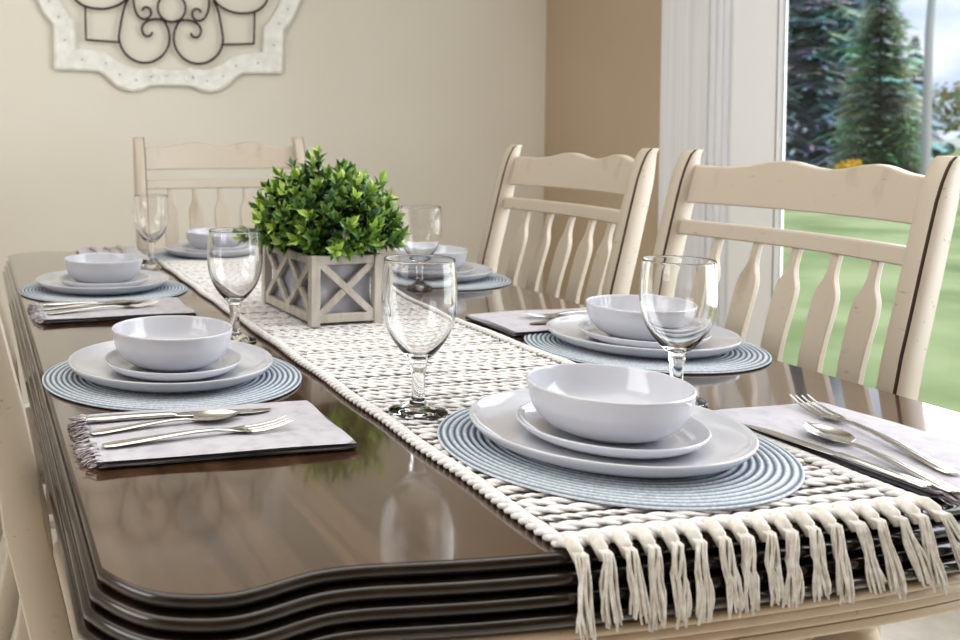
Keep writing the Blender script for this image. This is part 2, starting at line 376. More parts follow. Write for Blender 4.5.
# ------------------------------------------------------------------ chairs (sitter looks along local -X, width along Y)
def xf(z):                   # front face of the rear post
    return sinterp([(0,.045),(.2,-.012),(.38,-.048),(.46,-.050),(.6,-.023),(.68,-.004),(.76,.006),(.86,.030),(.95,.052),(1.02,.070),(1.075,.085)], z)
def depth(z): return interp([(0,.034),(.4,.046),(.9,.044),(1.0,.042),(1.075,.036)], z)
def make_chair():
    root = empty('dining_chair')
    for s in (-1, 1):
        yc = s*.247; w = .0155; b = MB(); zs = [0,.1,.2,.3,.38,.44,.5,.56,.62,.68,.74,.8,.85,.9,.94,.98,1.01,1.035,1.052,1.064,1.071]
        vs = []; nsec = 8
        for z in zs:
            x0 = xf(z); d = depth(z); c = .003
            if z > 1.0:       # rounded, rolled-back top
                t = (z-1.0)/.071; x0 += .016*(1-math.sqrt(max(0,1-t*t)))*1.0; d *= lerp(1, .55, t*t)
            ww = w
            for px_, py_ in ((0, -ww+c),(c,-ww),(d-c,-ww),(d,-ww+c),(d,ww-c),(d-c,ww),(c,ww),(0,ww-c)):
                vs.append((x0+px_, yc+py_, z))
        n = nsec; m_ = len(zs)
        for j in range(m_-1):
            for k in range(n):
                b.add([vs[j*n+k], vs[j*n+(k+1)%n], vs[(j+1)*n+(k+1)%n], vs[(j+1)*n+k]], [(0,1,2,3)], 1 if (k == 0 and zs[j] > .4) else 0)
        b.add(vs[-n:], [tuple(range(n))]); b.add(vs[:n], [tuple(reversed(range(n)))])
        o = b.build('rear_post', [M['chair'], M['glaze']], root, angle=50)
        me = o.data; bm = bmesh.new(); bm.from_mesh(me); bmesh.ops.remove_doubles(bm, verts=bm.verts, dist=1e-5); bmesh.ops.recalc_face_normals(bm, faces=bm.faces); bm.to_mesh(me); bm.free()
    def rail(name, zb, zt, th, off, sag, ny=28, nz=5):
        b = MB(); vs = []
        for side_ in (0, 1):
            for j in range(nz+1):
                for i in range(ny+1):
                    y = lerp(-.236, .236, i/ny); z = lerp(zb(y), zt(y), j/nz)
                    x = xf(z)+off+sag*(1-(y/.236)**2)+side_*th
                    vs.append((x, y, z))
        W = ny+1; S = W*(nz+1)
        fs = []
        for j in range(nz):
            for i in range(ny):
                a = j*W+i; fs.append((a, a+W, a+W+1, a+1)); fs.append((S+a, S+a+1, S+a+W+1, S+a+W))
        for i in range(ny):
            fs.append((i, i+1, S+i+1, S+i)); a = nz*W+i; fs.append((a, S+a, S+a+1, a+1))
        for j in range(nz):
            a = j*W; fs.append((a, S+a, S+a+W, a+W)); a = j*W+ny; fs.append((a, a+W, S+a+W, S+a))
        b.add(vs, fs); return b.build(name, M['chair'], root, bevel=.003)
    humps = [(0,.0035),(.045,.0045),(.09,.0105),(.125,.0085),(.17,.001),(.2,-.002),(.236,-.001)]
    humps = [(0,.283),(.03,.286),(.075,.2945),(.11,.2935),(.15,.285),(.19,.281),(.236,.282)]
    rail('crest_rail', lambda y: T+.213, lambda y: T+sinterp(humps, min(.236,abs(y+.016))), .020, .022, .042)
    rail('middle_rail', lambda y: T+.155, lambda y: T+.182, .020, .020, .030, nz=2)
    rail('lower_rail', lambda y: T-.235, lambda y: T-.195, .020, .012, .020, nz=2)
    for k in range(5):
        y0 = (k-2)*.0785; b = MB(); vs = []
        hw = [(T-.195,.014),(T-.12,.017),(T-.02,.0185),(T+.06,.0205),(T+.085,.0205),(T+.098,.018),(T+.108,.013),(T+.118,.0085),(T+.130,.0065),(T+.157,.0065)]
        zs = [T-.195,T-.15,T-.1,T-.05,T,T+.03,T+.06,T+.078,T+.09,T+.10,T+.108,T+.116,T+.126,T+.14,T+.157]
        sag0 = 1-(y0/.236)**2
        for z in zs:
            tt = (z-T+.195)/.352; x = xf(z)+lerp(.016,.024,tt)+lerp(.020,.030,tt)*sag0; h_ = interp(hw, z)
            vs += [(x, y0-h_, z), (x, y0+h_, z), (x+.011, y0+h_, z), (x+.011, y0-h_, z)]
        fs = [(j*4+q, j*4+(q+1)%4, (j+1)*4+(q+1)%4, (j+1)*4+q) for j in range(len(zs)-1) for q in range(4)] + [(3,2,1,0), tuple(range(len(zs)*4-4, len(zs)*4))]
        b.add(vs, fs); b.build('spindle', M['chair'], root, angle=35, bevel=.0015)
    b = MB(); b.prism([(-.05,-.228),(-.05,.228),(-.30,.24),(-.44,.235),(-.47,.15),(-.475,0),(-.47,-.15),(-.44,-.235),(-.30,-.24)], .432, .458)
    b.build('seat', M['chair'], root, bevel=.008)
    b = MB()
    b.box(-.43,-.40,-.19,.19,.37,.432); b.box(-.40,-.07,-.215,-.195,.37,.432); b.box(-.40,-.07,.195,.215,.37,.432)
    b.build('seat_apron', M['chair'], root, bevel=.002)
    for s in (-1, 1):
        b = MB(); b.lathe([(0,.432),(.024,.432),(.024,.36),(.017,.345),(.023,.31),(.021,.2),(.016,.08),(.02,.06),(.014,.0),(0,0)], 20, c=(-.41, s*.205, 0))
        b.build('front_leg', M['chair'], root)
    b = MB(); b.tube([(-.41,-.20,.17),(-.03,-.24,.17)], .009); b.tube([(-.41,.20,.17),(-.03,.24,.17)], .009); b.tube([(-.22,-.22,.17),(-.22,.22,.17)], .009)
    b.build('stretcher', M['chair'], root)
    return root
G = 'cream wooden dining chairs around the table'
chair = make_chair(); chair.location = (1.2, 1.31, 0)
tag(chair, 'cream wooden dining chair nearest the camera on the right, before the glass door', 'chair', G)
for loc, rz, lab in (((1.2, 1.925, 0), 0, 'cream wooden dining chair on the right before the taupe wall, farther from the camera'),
                     ((.745, 2.838, 0), PI/2, 'cream wooden dining chair at the far head of the table, below the wall decor'),
                     ((.069, 1.31, 0), PI, 'cream wooden chair at lower left edge of the photo, mostly cut off'),
                     ((.062, 2.08, 0), PI, 'cream wooden chair on the left side, only a sliver behind the nearer left chair')):
    c = copy_tree(chair); c.location = loc; c.scale = (1.0,1.03,1.013) if rz == PI/2 else (1,1,1); c.rotation_euler.z = rz; tag(c, lab, 'chair', G)

# ------------------------------------------------------------------ runner
RX0, RX1, RY0, RY1 = .470, .842, .702, 2.50
root = empty('table_runner', (0,0,0)); tag(root, 'ivory chunky woven table runner with fringed end down the middle of the table', 'table runner')
b = MB(); b.box(RX0+.006, RX1-.006, RY0+.004, RY1-.004, T, T+.002); b.build('backing', M['backing'], root, smooth=False)
b = MB(); rows = int((RY1-RY0)/.0182); rnd = random.Random(5)
for j in range(rows):
    y = RY0+.012+j*.0182; ph = rnd.random()*6; wob = rnd.uniform(-.001,.001)
    thin = (j % 3 == 2)
    R1 = .0028 if thin else .0045; A = .0014 if thin else .0034; per = .030 if thin else .044
    n = int((RX1-RX0-.02)/.0042)
    for s_ in (0, 1):
        pts = []; rs = []
        for i in range(n+1):
            x = RX0+.010+i*.0042; a = 2*PI*x/per+ph+s_*PI
            pts.append((x, y+wob+A*math.cos(a)+.0012*math.sin(x*37+j), T+.0036+.0012*math.sin(a))); rs.append(R1*(1+.22*math.sin(a*1.0+1)))
        b.tube(pts, rs, 6, flat=.48)
b.build('woven_rows', M['cord'], root, angle=180, recalc=False)
for s_, xx in ((0, RX0), (1, RX1)):
    b = MB()
    for q in range(3):
        pts = []; n = int((RY1-RY0)/.0045)
        for i in range(n+1):
            y = RY0+i*.0045; a = 2*PI*y/.036+q*2*PI/3
            pts.append((xx+.0052*math.cos(a)+.0015*math.sin(y*31), y, T+.0045+.0026*math.sin(a)))
        b.tube(pts, .0040, 6, flat=.7)
    b.build('braided_edge', M['cord'], root, angle=180, recalc=False)
# knotted end cord
b = MB()
for q in range(2):
    pts = []; n = 90
    for i in range(n+1):
        x = lerp(RX0-.003, RX1+.003, i/n); a = 2*PI*x/.0225+q*PI
        pts.append((x, RY0+.002+.0045*math.cos(a), T+.0045+.0025*math.sin(a)))
    b.tube(pts, .0050, 6, flat=.7)
b.build('knotted_hem', M['cord'], root, angle=180, recalc=False)
def edge_y(x):
    return min(interp([(p[0], p[1]) for p in curve], x if x < CX else 2*CX-x), .72)
NT = 17
for i in range(NT):
    b = MB(); x0 = lerp(RX0+.004, RX1-.004, i/(NT-1)); rr = random.Random(40+i)
    lean = rr.uniform(-.006,.006) + (.004 if i < 4 else 0) + max(0, (i-9))*.0042
    ln = rr.uniform(.056,.068); fw = rr.uniform(-.002,.004); ns = 11
    b.tube([(x0, RY0+.004, T+.008),(x0, RY0-.006, T+.0075),(x0+lean*.1, RY0-.013, T+.003),(x0+lean*.16, RY0-.0165, T-.006)], [.003,.0062,.0062,.0035], 8)
    for k in range(ns):
        a = 2*PI*k/ns; r0 = .0032; r1 = rr.uniform(.005,.0085)
        l2 = ln*rr.uniform(.88,1.06); wv = rr.uniform(-.0028,.0028); pts = []
        for t in (0,.12,.25,.4,.55,.7,.85,1):
            r_ = lerp(r0, r1, t**.8)
            px_ = x0 + lean*(.15+.85*t) + math.cos(a)*r_*1.05 + wv*math.sin(t*6+k)
            py_ = RY0-.0215 - .004*t + math.sin(a)*r_*.6
            py_ = min(py_, edge_y(px_)-.0195+ (.016*(1-t) if t < .5 else .004*(1-t)))
            pts.append((px_, py_, T+.002 - l2*t))
        pts = [(x0+math.cos(a)*.003, RY0-.010+math.sin(a)*.003, T+.004)] + pts
        b.tube(pts, [.0014]*(len(pts)-1)+[.001], 5)
    b.build('tassel', M['fringe'], root, angle=180, recalc=False)

# ------------------------------------------------------------------ place settings
def rim(prof_out, prof_in): return prof_out + prof_in
mat_prof = [(0,0),(.178,0),(.1800,.0012),(.1802,.0026)]
steps = 150
for i in range(steps+1):
    r_ = lerp(.1797, .0, i/steps)
    z_ = .0036+.0010*math.cos(2*PI*r_/.0075)
    if r_ > .1785: z_ = .003
    mat_prof.append((max(r_, 0), z_))
def P(pts, k=4): return crom(pts, k)
dinner = P([(0,0),(.05,0),(.092,0),(.100,0),(.106,.0006),(.121,.0036),(.134,.0095),(.1412,.0165),(.1430,.0203),(.1418,.0219),(.1393,.0206),(.1325,.0148),(.118,.0088),(.100,.0062),(.085,.0054),(.04,.0052),(0,.0052)])
salad = P([(0,0),(.03,0),(.060,0),(.067,.0004),(.080,.0030),(.0905,.0085),(.0957,.0142),(.0968,.0165),(.0957,.0177),(.0935,.0165),(.0875,.0115),(.077,.0072),(.062,.0052),(.03,.0050),(0,.0050)])
bowl = P([(0,.001),(.03,.001),(.040,0),(.045,.0006),(.050,.0030),(.063,.0085),(.0735,.0175),(.0800,.029),(.0832,.041),(.0848,.0510),(.0844,.0534),(.0824,.0532),(.0808,.044),(.0775,.031),(.0712,.0200),(.061,.0115),(.046,.0070),(.02,.0058),(0,.0056)])
def lathe_obj(name, prof, m, n=96, angle=50):
    b = MB(); b.lathe([(max(0,r_), z_) for r_, z_ in prof], n); return b.build(name, m, angle=angle)
proto = {'round_placemat': lathe_obj('round_placemat', mat_prof, M['mat'], 128, 180), 'dinner_plate': lathe_obj('dinner_plate', dinner, M['china'], angle=180),
         'salad_plate': lathe_obj('salad_plate', salad, M['china'], angle=180), 'bowl': lathe_obj('bowl', bowl, M['china'], angle=180)}
used = set()
def inst(kind, loc, rz=0):
    o = proto[kind]
    if kind in used: o = copy_tree(o)
    used.add(kind); o.location = loc; o.rotation_euler.z = rz; return o
sets = [((.661,.905), 'nearest the camera, on the fringed runner end', .0058, 'at the near head of the table'),
        ((.270,1.332), 'at the near left place beside the pale napkin', 0, 'near left'),
        ((.274,2.099), 'at the far left place, left of the runner', 0, 'far left'),
        ((1.037,1.341), 'at the near right place before the window-side chair', 0, 'near right'),
        ((1.037,2.085), 'at the far right place, right of the planter', 0, 'far right'),
        ((.648,2.590), 'at the far head of the table', 0, 'far head')]
for (x, y), where, dz, _ in sets:
    if y > 2.5: dz = 0
    z = T+.0005+dz
    o = inst('round_placemat', (x,y,z)); tag(o, 'round blue-grey ribbed placemat ' + where, 'placemat', 'round blue-grey placemats')
    o = inst('dinner_plate', (x-.002,y+.002,z+.0048)); tag(o, 'large white dinner plate ' + where, 'plate', 'white dinner plates')
    o = inst('salad_plate', (x+.001,y,z+.0102)); tag(o, 'small white salad plate under the bowl ' + where, 'plate', 'white salad plates')
    o = inst('bowl', (x,y+.002,z+.0156)); tag(o, 'white round bowl ' + where, 'bowl', 'white bowls')

# goblets
go = P([(0,0),(.020,0),(.033,.0002),(.0358,.0012),(.0350,.0026),(.028,.0042),(.018,.0075),(.0105,.0125),(.0080,.020),(.0078,.034),(.0086,.048),(.0104,.055),(.0096,.0590),(.0125,.0635),(.0215,.0725),(.0325,.0865),(.0405,.103),(.0447,.121),(.0458,.137),(.0450,.155),(.0436,.172),(.0430,.1800)], 3)
gi = P([(.0428,.1812),(.0417,.1800),(.0424,.172),(.0436,.155),(.0443,.137),(.0431,.121),(.0387,.103),(.0305,.0880),(.0190,.0755),(.0100,.0690),(.004,.0668),(0,.0662)], 3)
b = MB(); b.lathe([(max(0,r_),z_) for r_,z_ in go+gi], 72); gob = b.build('water_goblet', M['glass'], angle=180)
for i, (x, y, z, lab) in enumerate([(.519,1.073,.0052,'clear water goblet standing on the runner between planter and nearest plates'),
        (.868,1.056,.001,'clear water goblet in front of the near right setting, beside the nearest bowl'),
        (.416,1.539,.001,'clear water goblet left of the planter, behind the near left plates'),
        (.434,2.413,.001,'clear water goblet at far left, behind the far left bowl'),
        (.935,1.93,.001,'clear water goblet right of the planter, mostly behind greenery and front goblet')]):
    o = gob if i == 0 else copy_tree(gob); o.location = (x,y,T+z); o.scale = (.98,.98,1.03) if i == 0 else (1,1,1); tag(o, lab, 'glass', 'clear water goblets')

# napkins: local u along +X (hem end at 0), v along +Y
NL, NW = .29, .163
def make_napkin(seed):
    rr = random.Random(seed); root = empty('napkin'); b = MB()
    layers = [(.0005,.0028,0,0),(.0030,.0052,.003,.002),(.0054,.0076,.001,-.001),(.0078,.0100,-.002,.003)]
    for li, (z0, z1, du, dv) in enumerate(layers):
        nx, ny = 24, 14; vs = []
        a1, a2, a3 = rr.random()*6, rr.random()*6, rr.random()*6
        def P3(u, v, top):
            x = lerp(.012, NL, u) + du + (.0018*math.sin(v*7+a1) if u > .5 else 0); y = lerp(0, NW, v)+dv*(1 if v > .5 else -1) + .0014*math.sin(u*9+a2)
            e = min(u*6, (1-u)*9, v*7, (1-v)*7, 1); wv = .0008*math.sin(u*8+a3)*math.sin(v*5+a1)
            return (x, y, (lerp((z0+z1)/2, z1, math.sqrt(max(0,e))) if top else lerp((z0+z1)/2, z0, math.sqrt(max(0,e)))) + wv*min(1, li))
        for top in (0, 1):
            for j in range(ny+1):
                for i in range(nx+1): vs.append(P3(i/nx, j/ny, top))
        W = nx+1; S = W*(ny+1); fs = []
        for j in range(ny):
            for i in range(nx):
                a = j*W+i; fs.append((a, a+W, a+W+1, a+1)); fs.append((S+a, S+a+1, S+a+W+1, S+a+W))
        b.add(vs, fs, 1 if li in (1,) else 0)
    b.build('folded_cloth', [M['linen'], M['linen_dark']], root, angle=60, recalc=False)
    b = MB()
    for k in range(150):
        y = rr.uniform(0, NW); z = rr.choice([.002,.004,.0065,.009]); l_ = rr.uniform(.008,.018)
        c = rr.uniform(-.004,.004); z2 = max(.0012, z-rr.uniform(0,.005))
        b.tube([(.016,y,z),(.010,y+c*.3,z+.0015),(.010-l_*.5,y+c,lerp(z,z2,.5)+.001),(.010-l_,y+c*rr.uniform(-.5,1.5),z2)], [.0009,.0009,.0008,.0006], 4)
    b.build('fringe', M['linen_fr'], root, angle=180, recalc=False)
    return root
M['linen_fr'] = noisy('linen_fringe', rgb(214,208,212), rgb(120,112,118), (1,1,1), 150, .9)
nap = [((.110,.978),0,-.012,'folded pale linen napkin with frayed end, nearest the left front corner of the table'),
       ((.110,1.745),0,.02,'folded grey linen napkin with dark frayed hem in front of the far left plates'),
       ((1.163,1.625),PI,.03,'folded grey napkin between the two right-hand settings, beside the runner'),
       ((1.030,.700),PI/2,.03,'folded grey linen napkin at the right front corner of the table beside nearest plates'),
       ((.285,2.785),-PI/2,0,'folded napkin at the far head of the table, behind the far left bowl')]

# cutlery along +X: handle end at x=0
def strip(b, prof, n=12, y0=0):
    """prof rows: x, z, halfwidth, halfthick, dish, yoff"""
    vs = []
    for row in prof:
        x, z, w, t, d = row[:5]; yo = row[5] if len(row) > 5 else 0
        for k in range(n):
            a = 2*PI*k/n; yy = w*math.cos(a); vs.append((x, y0+yo+yy, z+t*math.sin(a)+d*(yy/w)**2 if w > 1e-6 else z))
    m_ = len(prof)
    fs = [(j*n+k, j*n+(k+1)%n, (j+1)*n+(k+1)%n, (j+1)*n+k) for j in range(m_-1) for k in range(n)] + [tuple(reversed(range(n))), tuple(range((m_-1)*n, m_*n))]
    b.add(vs, fs)
HP = [(0,.0028,.0035,.0010,0),(.002,.0028,.0062,.0014,0),(.012,.0030,.0078,.0017,0),(.035,.0040,.0070,.0018,0),(.065,.0056,.0052,.0018,0),(.095,.0066,.0036,.0018,0),(.120,.0062,.0028,.0018,0)]
def mk_fork():
    root = empty('fork'); b = MB()
    strip(b, HP+[(.134,.0048,.0034,.0016,0),(.142,.0036,.0070,.0012,.0006),(.150,.0026,.0108,.0010,.0012),(.156,.0024,.0118,.0010,.0014)])
    for k in range(4):
        yo = (k-1.5)*.0064; d = .0014*(yo/.0118)**2
        strip(b, [(.155,.0024+d,.0022,.0009,0,yo),(.170,.0026+d,.0019,.0009,0,yo*.99),(.188,.0050+d,.0016,.0008,0,yo*.96),(.203,.0092+d,.0010,.0006,0,yo*.93)], 8)
    b.build('steel_body', M['steel'], None, angle=50); o = bpy.context.scene.objects[-1]
    return root
def simple(name, fn):
    b = MB(); fn(b); return b.build(name, M['steel'], angle=50)
def fork_fn(b):
    strip(b, HP+[(.134,.0048,.0034,.0016,0),(.142,.0036,.0070,.0012,.0006),(.150,.0026,.0108,.0010,.0012),(.156,.0024,.0118,.0010,.0014)])
    for k in range(4):
        yo = (k-1.5)*.0064; d = .0014*(yo/.0118)**2
        strip(b, [(.155,.0024+d,.0022,.0009,0,yo),(.170,.0026+d,.0019,.0009,0,yo*.99),(.188,.0050+d,.0016,.0008,0,yo*.96),(.203,.0092+d,.0010,.0006,0,yo*.93)], 8)
def spoon_fn(b):
    rows = list(HP)[:-1] + [(.112,.0058,.0028,.0018,0),(.122,.0044,.0040,.0013,.0006)]
    for i in range(1, 13):
        t = i/13; x = .122+.056*t; w = .0185*math.sin(PI*min(1, t*.93+.10))**.6 * (1.0 if t < .5 else lerp(1,.9,(t-.5)*2))
        z = .0016+.0045*(abs(t-.45)/.55)**2.2
        rows.append((x, z, max(.004, w), .0008, .0055*math.sin(PI*t)**.5))
    rows.append((.1795,.0066,.003,.0006,0))
    strip(b, rows, 16)
def knife_fn(b):
    strip(b, [(0,.0040,.0040,.0022,0),(.003,.0042,.0068,.0030,0),(.03,.0044,.0072,.0034,0),(.07,.0044,.0058,.0034,0),(.098,.0044,.0048,.0032,0),(.104,.0042,.0056,.0018,0)])
    strip(b, [(.102,.0040,.0055,.0013,0),(.112,.0038,.0078,.0011,0),(.16,.0032,.0092,.0010,0,.001),(.195,.0028,.0084,.0009,0,.0015),(.212,.0026,.0056,.0008,0,.003),(.220,.0026,.0016,.0006,0,.006)])
cut = {'fork': simple('fork', fork_fn), 'spoon': simple('spoon', spoon_fn), 'knife': simple('knife', knife_fn)}
used_c = set(); naproot = []
where_c = ['on the near left napkin', 'on the far left napkin', 'on the napkin between the two right settings', 'on the right front napkin beside the nearest plates', 'on the far head napkin']
# (u, v, angle) of each handle end in the napkin's own frame
lay = [{'knife': (.012,.128,-.02), 'spoon': (.012,.082,.16), 'fork': (.020,.036,.12)},
       {'knife': (.020,.118,-.02), 'spoon': (.016,.078,.16), 'fork': (.020,.034,.20)},
       {'knife': (.018,.120,0), 'spoon': (.012,.088,.08), 'fork': (.000,.060,.06)},
       {'knife': (.000,.136,.06), 'spoon': (-.012,.102,-.15), 'fork': (.02,.060,-.24)},
       {'knife': (.012,.120,0), 'spoon': (.012,.082,.05), 'fork': (.012,.042,0)}]
np0 = None
for i, ((x, y), rz, sk, lab) in enumerate(nap):
    o = make_napkin(3) if i == 0 else copy_tree(np0)
    if i == 0: np0 = o
    a = rz+sk; o.location = (x, y, T+.0006); o.rotation_euler.z = a
    tag(o, lab, 'napkin', 'folded linen napkins')
    for kind, (u, v, an) in lay[i].items():
        c = cut[kind] if kind not in used_c else copy_tree(cut[kind]); used_c.add(kind)
        wx = x+u*math.cos(a)-v*math.sin(a); wy = y+u*math.sin(a)+v*math.cos(a)
        c.location = (wx, wy, T+.0105); c.rotation_euler.z = a+an
        if i == 3:
            hx, hy, an2, sc_ = {'knife': (.861,.711,92.6,.94), 'spoon': (.8755,.696,81.5,1.12), 'fork': (.920,.734,76.5,1.23)}[kind]
            c.location = (hx, hy, T+.0105); c.rotation_euler.z = math.radians(an2); c.scale = (sc_,)*3
        elif kind == 'fork': c.scale = (1.06,)*3
        tag(c, {'fork':'polished steel dinner fork with four tines ', 'spoon':'polished steel spoon ', 'knife':'polished steel table knife '}[kind]+where_c[i], kind, 'polished steel '+{'fork':'forks','spoon':'spoons','knife':'knives'}[kind])

# ------------------------------------------------------------------ planter
PW, PD, PH = .137, .250, .123
pl = empty('planter_box', (.563,1.579,T+.0060), math.radians(3.5)); tag(pl, 'grey-washed wooden planter box with crossed lattice sides on the runner', 'planter')
q = .017
for x in (0, PW-q):
    for y in (0, PD-q):
        b = MB(); b.box(x,x+q,y,y+q,0,PH); b.build('corner_post', M['planter'], pl, smooth=False, bevel=.0012)
def frame_side(a, b_, nrm, nx):
    """a,b_: ends along the base, X-braces between"""
    a = Vector(a); b_ = Vector(b_); up = Vector((0,0,1)); n_ = Vector(nrm)
    for z0, z1 in ((.006,.021),(PH-.016,PH-.001)):
        m_ = MB(); m_.bar(a+up*(z0+z1)/2, b_+up*(z0+z1)/2, .010, z1-z0); m_.build('lattice_rail', M['planter'], pl, smooth=False, bevel=.001)
    for k in range(nx):
        p = a.lerp(b_, k/nx); r_ = a.lerp(b_, (k+1)/nx)
        for s_ in (0, 1):
            m_ = MB(); e0 = p+up*(.018 if s_ == 0 else PH-.013); e1 = r_+up*(PH-.013 if s_ == 0 else .018)
            m_.bar(e0-n_*.001*s_, e1-n_*.001*s_, .0125, .006+.001*s_, up=n_); m_.build('cross_brace', M['planter'], pl, smooth=False, bevel=.0008)
frame_side((q,q*.45,0),(PW-q,q*.45,0),(0,1,0),1)
frame_side((q,PD-q*.45,0),(PW-q,PD-q*.45,0),(0,1,0),1)
frame_side((q*.45,q,0),(q*.45,PD-q,0),(1,0,0),2)
frame_side((PW-q*.45,q,0),(PW-q*.45,PD-q,0),(1,0,0),2)
b = MB(); b.box(q+.001,PW-q-.001,q+.001,PD-q-.001,.004,PH-.012); b.build('liner', M['liner'], pl, smooth=False)

# plant
def leaf_on(b, p, d, nrm, ln, w, col, fold=.25):
    d = d.normalized(); s_ = d.cross(nrm).normalized(); n_ = s_.cross(d).normalized()
    c2 = tuple(min(1, c*1.25) for c in col)
    pts = [p, p+d*ln*.3+s_*w*.42+n_*w*fold, p+d*ln*.62+s_*w*.5+n_*w*fold*.9, p+d*ln-n_*ln*.12, p+d*ln*.62-s_*w*.5+n_*w*fold*.9, p+d*ln*.3-s_*w*.42+n_*w*fold, p+d*ln*.33, p+d*ln*.66-n_*ln*.02]
    v0 = len(b.v); b.v += [tuple(v) for v in pts]; b.c += [col,c2,c2,c2,col,col,col,col]
    for f in ((0,6,1),(6,7,2,1),(7,3,2),(0,5,6),(6,5,4,7),(7,4,3)): b.f.append([i+v0 for i in f]); b.m.append(0)
plant = empty('boxwood_plant', (.638,1.708,T+.12)); tag(plant, 'bushy bright green leafy plant filling the lattice planter box', 'plant')
b = MB(); st = MB(); rr = random.Random(77)
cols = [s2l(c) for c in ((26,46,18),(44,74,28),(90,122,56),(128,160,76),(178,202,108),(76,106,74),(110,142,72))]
def dome(u, v):              # direction on the dome
    return Vector((math.cos(u)*math.cos(v), math.sin(u)*math.cos(v), math.sin(v)))
nst = 250
for i in range(nst):
    u = i*2.39996; t = (i+.5)/nst; v = math.asin(1-t*1.22) if 1-t*1.22 > -1 else -1
    d = dome(u, v); k = rr.uniform(.80,1.0) if rr.random() < .72 else (rr.uniform(.55,.8) if rr.random() < .7 else rr.uniform(1.05,1.17))
    tip = Vector((d.x*.143*k, d.y*.150*k, .032+d.z*(.126 if d.z > 0 else .06)*k*(1+.10*math.sin(u*3))))
    if d.z > .8: tip.z += rr.uniform(-.012,.012)
    root_ = Vector((d.x*.035, d.y*.075, -.01)); mid = root_.lerp(tip, .55)+Vector((0,0,.018))
    st.tube([root_, mid, tip], [.0012,.001,.0006], 4)
    ax = (tip-mid).normalized(); nl = rr.randint(9,13); shade = rr.random()
    for q_ in range(nl):
        f = q_/(nl-1); p = mid.lerp(tip, lerp(.35,1.0,f)); a = q_*2.4+rr.random()*.5
        o1 = ax.orthogonal().normalized(); o2 = ax.cross(o1)
        out = (o1*math.cos(a)+o2*math.sin(a)); dd = (ax*lerp(.35,1.1,f)+out*lerp(1.0,.55,f)+Vector((0,0,.12))).normalized()
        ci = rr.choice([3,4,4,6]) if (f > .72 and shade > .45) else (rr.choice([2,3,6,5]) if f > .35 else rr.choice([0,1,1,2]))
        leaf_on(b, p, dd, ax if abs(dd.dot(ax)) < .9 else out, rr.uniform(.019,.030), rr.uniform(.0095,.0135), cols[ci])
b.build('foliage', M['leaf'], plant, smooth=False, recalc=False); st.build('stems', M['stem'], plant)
b = MB(); b.box(-.045,.045,-.10,.10,-.012,-.004); b.build('moss_bed', M['soil'], plant, smooth=False, rz=math.radians(3.5))

# ------------------------------------------------------------------ wall decor
K = .001124; ax_, az_ = .722, T+.801; YW = YB-.022; ZMID = 85     # mirror line 85 units above circle centre
def W2(x, y): return ((x-503)*K, (25-y)*K)                       # zoom units -> metres about the circle centre
art = empty('wall_decor', (ax_, YB, az_)); tag(art, 'distressed white scalloped wooden frame with dark iron scrollwork hanging on the beige wall', 'wall decor')
cz = ZMID*K
outer_l = [(503,282),(450,282),(425,286),(402,297),(372,302),(345,297),(318,284),(298,266),(278,247),(258,238),(190,236),(118,235),(117,160),(115,88),(98,72),(82,50),(68,20),(56,-10),(46,-35),(44,-60)]
inner_l = [(503,228),(462,228),(440,222),(418,226),(395,229),(368,225),(340,212),(312,194),(290,178),(262,171),(225,168),(188,166),(186,120),(182,78),(166,62),(150,40),(136,15),(124,-10),(114,-35),(112,-60)]
def sym(half_):
    pts = [W2(*p) for p in half_]                      # bottom-centre -> left side
    up = [(x, 2*cz-z) for x, z in reversed(pts[:-1])]
    left = pts+up; right = [(-x, z) for x, z in reversed(left[1:-1])]
    return left+right
O = sym(outer_l); I = sym(inner_l)
b = MB(); n = len(O); vs = []
def midp(t): return [(lerp(a[0],c[0],t), lerp(a[1],c[1],t)) for a, c in zip(O, I)]
for ring_, yy in ((O,-.002),(O,-.022),(midp(.10),-.027),(midp(.3),-.024),(midp(.6),-.024),(midp(.9),-.026),(I,-.020),(I,-.002)):
    vs += [(x, yy, z) for x, z in ring_]
fs = [(j*n+i, j*n+(i+1)%n, (j+1)*n+(i+1)%n, (j+1)*n+i) for j in range(7) for i in range(n)] + [(7*n+i, 7*n+(i+1)%n, (i+1)%n, i) for i in range(n)]
b.add(vs, fs); mids = midp(.5)
for i in range(2, n, 2):
    x, z = mids[i]; r_ = .0032
    pts = [(x+r_*math.cos(2*PI*k/8)*1.2, -.0256, z+r_*math.sin(2*PI*k/8)) for k in range(8)]
    b.add(pts+[(x,-.0245,z)], [(k,(k+1)%8,8) for k in range(8)], 1)
b.build('scalloped_frame', [M['art_frame'], M['nail']], art, angle=30)
b = MB()
def spiral(cx, cy, r0, r1, a0, a1, n_=26):
    return [(cx+lerp(r0,r1,i/n_)*math.cos(math.radians(lerp(a0,a1,i/n_))), cy+lerp(r0,r1,i/n_)*math.sin(math.radians(lerp(a0,a1,i/n_)))) for i in range(n_+1)]
def iron(b, pts, r_=.0042, y=-.020, mirror=True, topm=True):
    for mx_ in ((1,-1) if mirror else (1,)):
        for mz in ((0,1) if topm else (0,)):
            q_ = []
            for p in pts:
                x, z = W2(*p); q_.append((x*mx_, y, (2*cz-z) if mz else z))
            b.tube(q_, r_, 8)
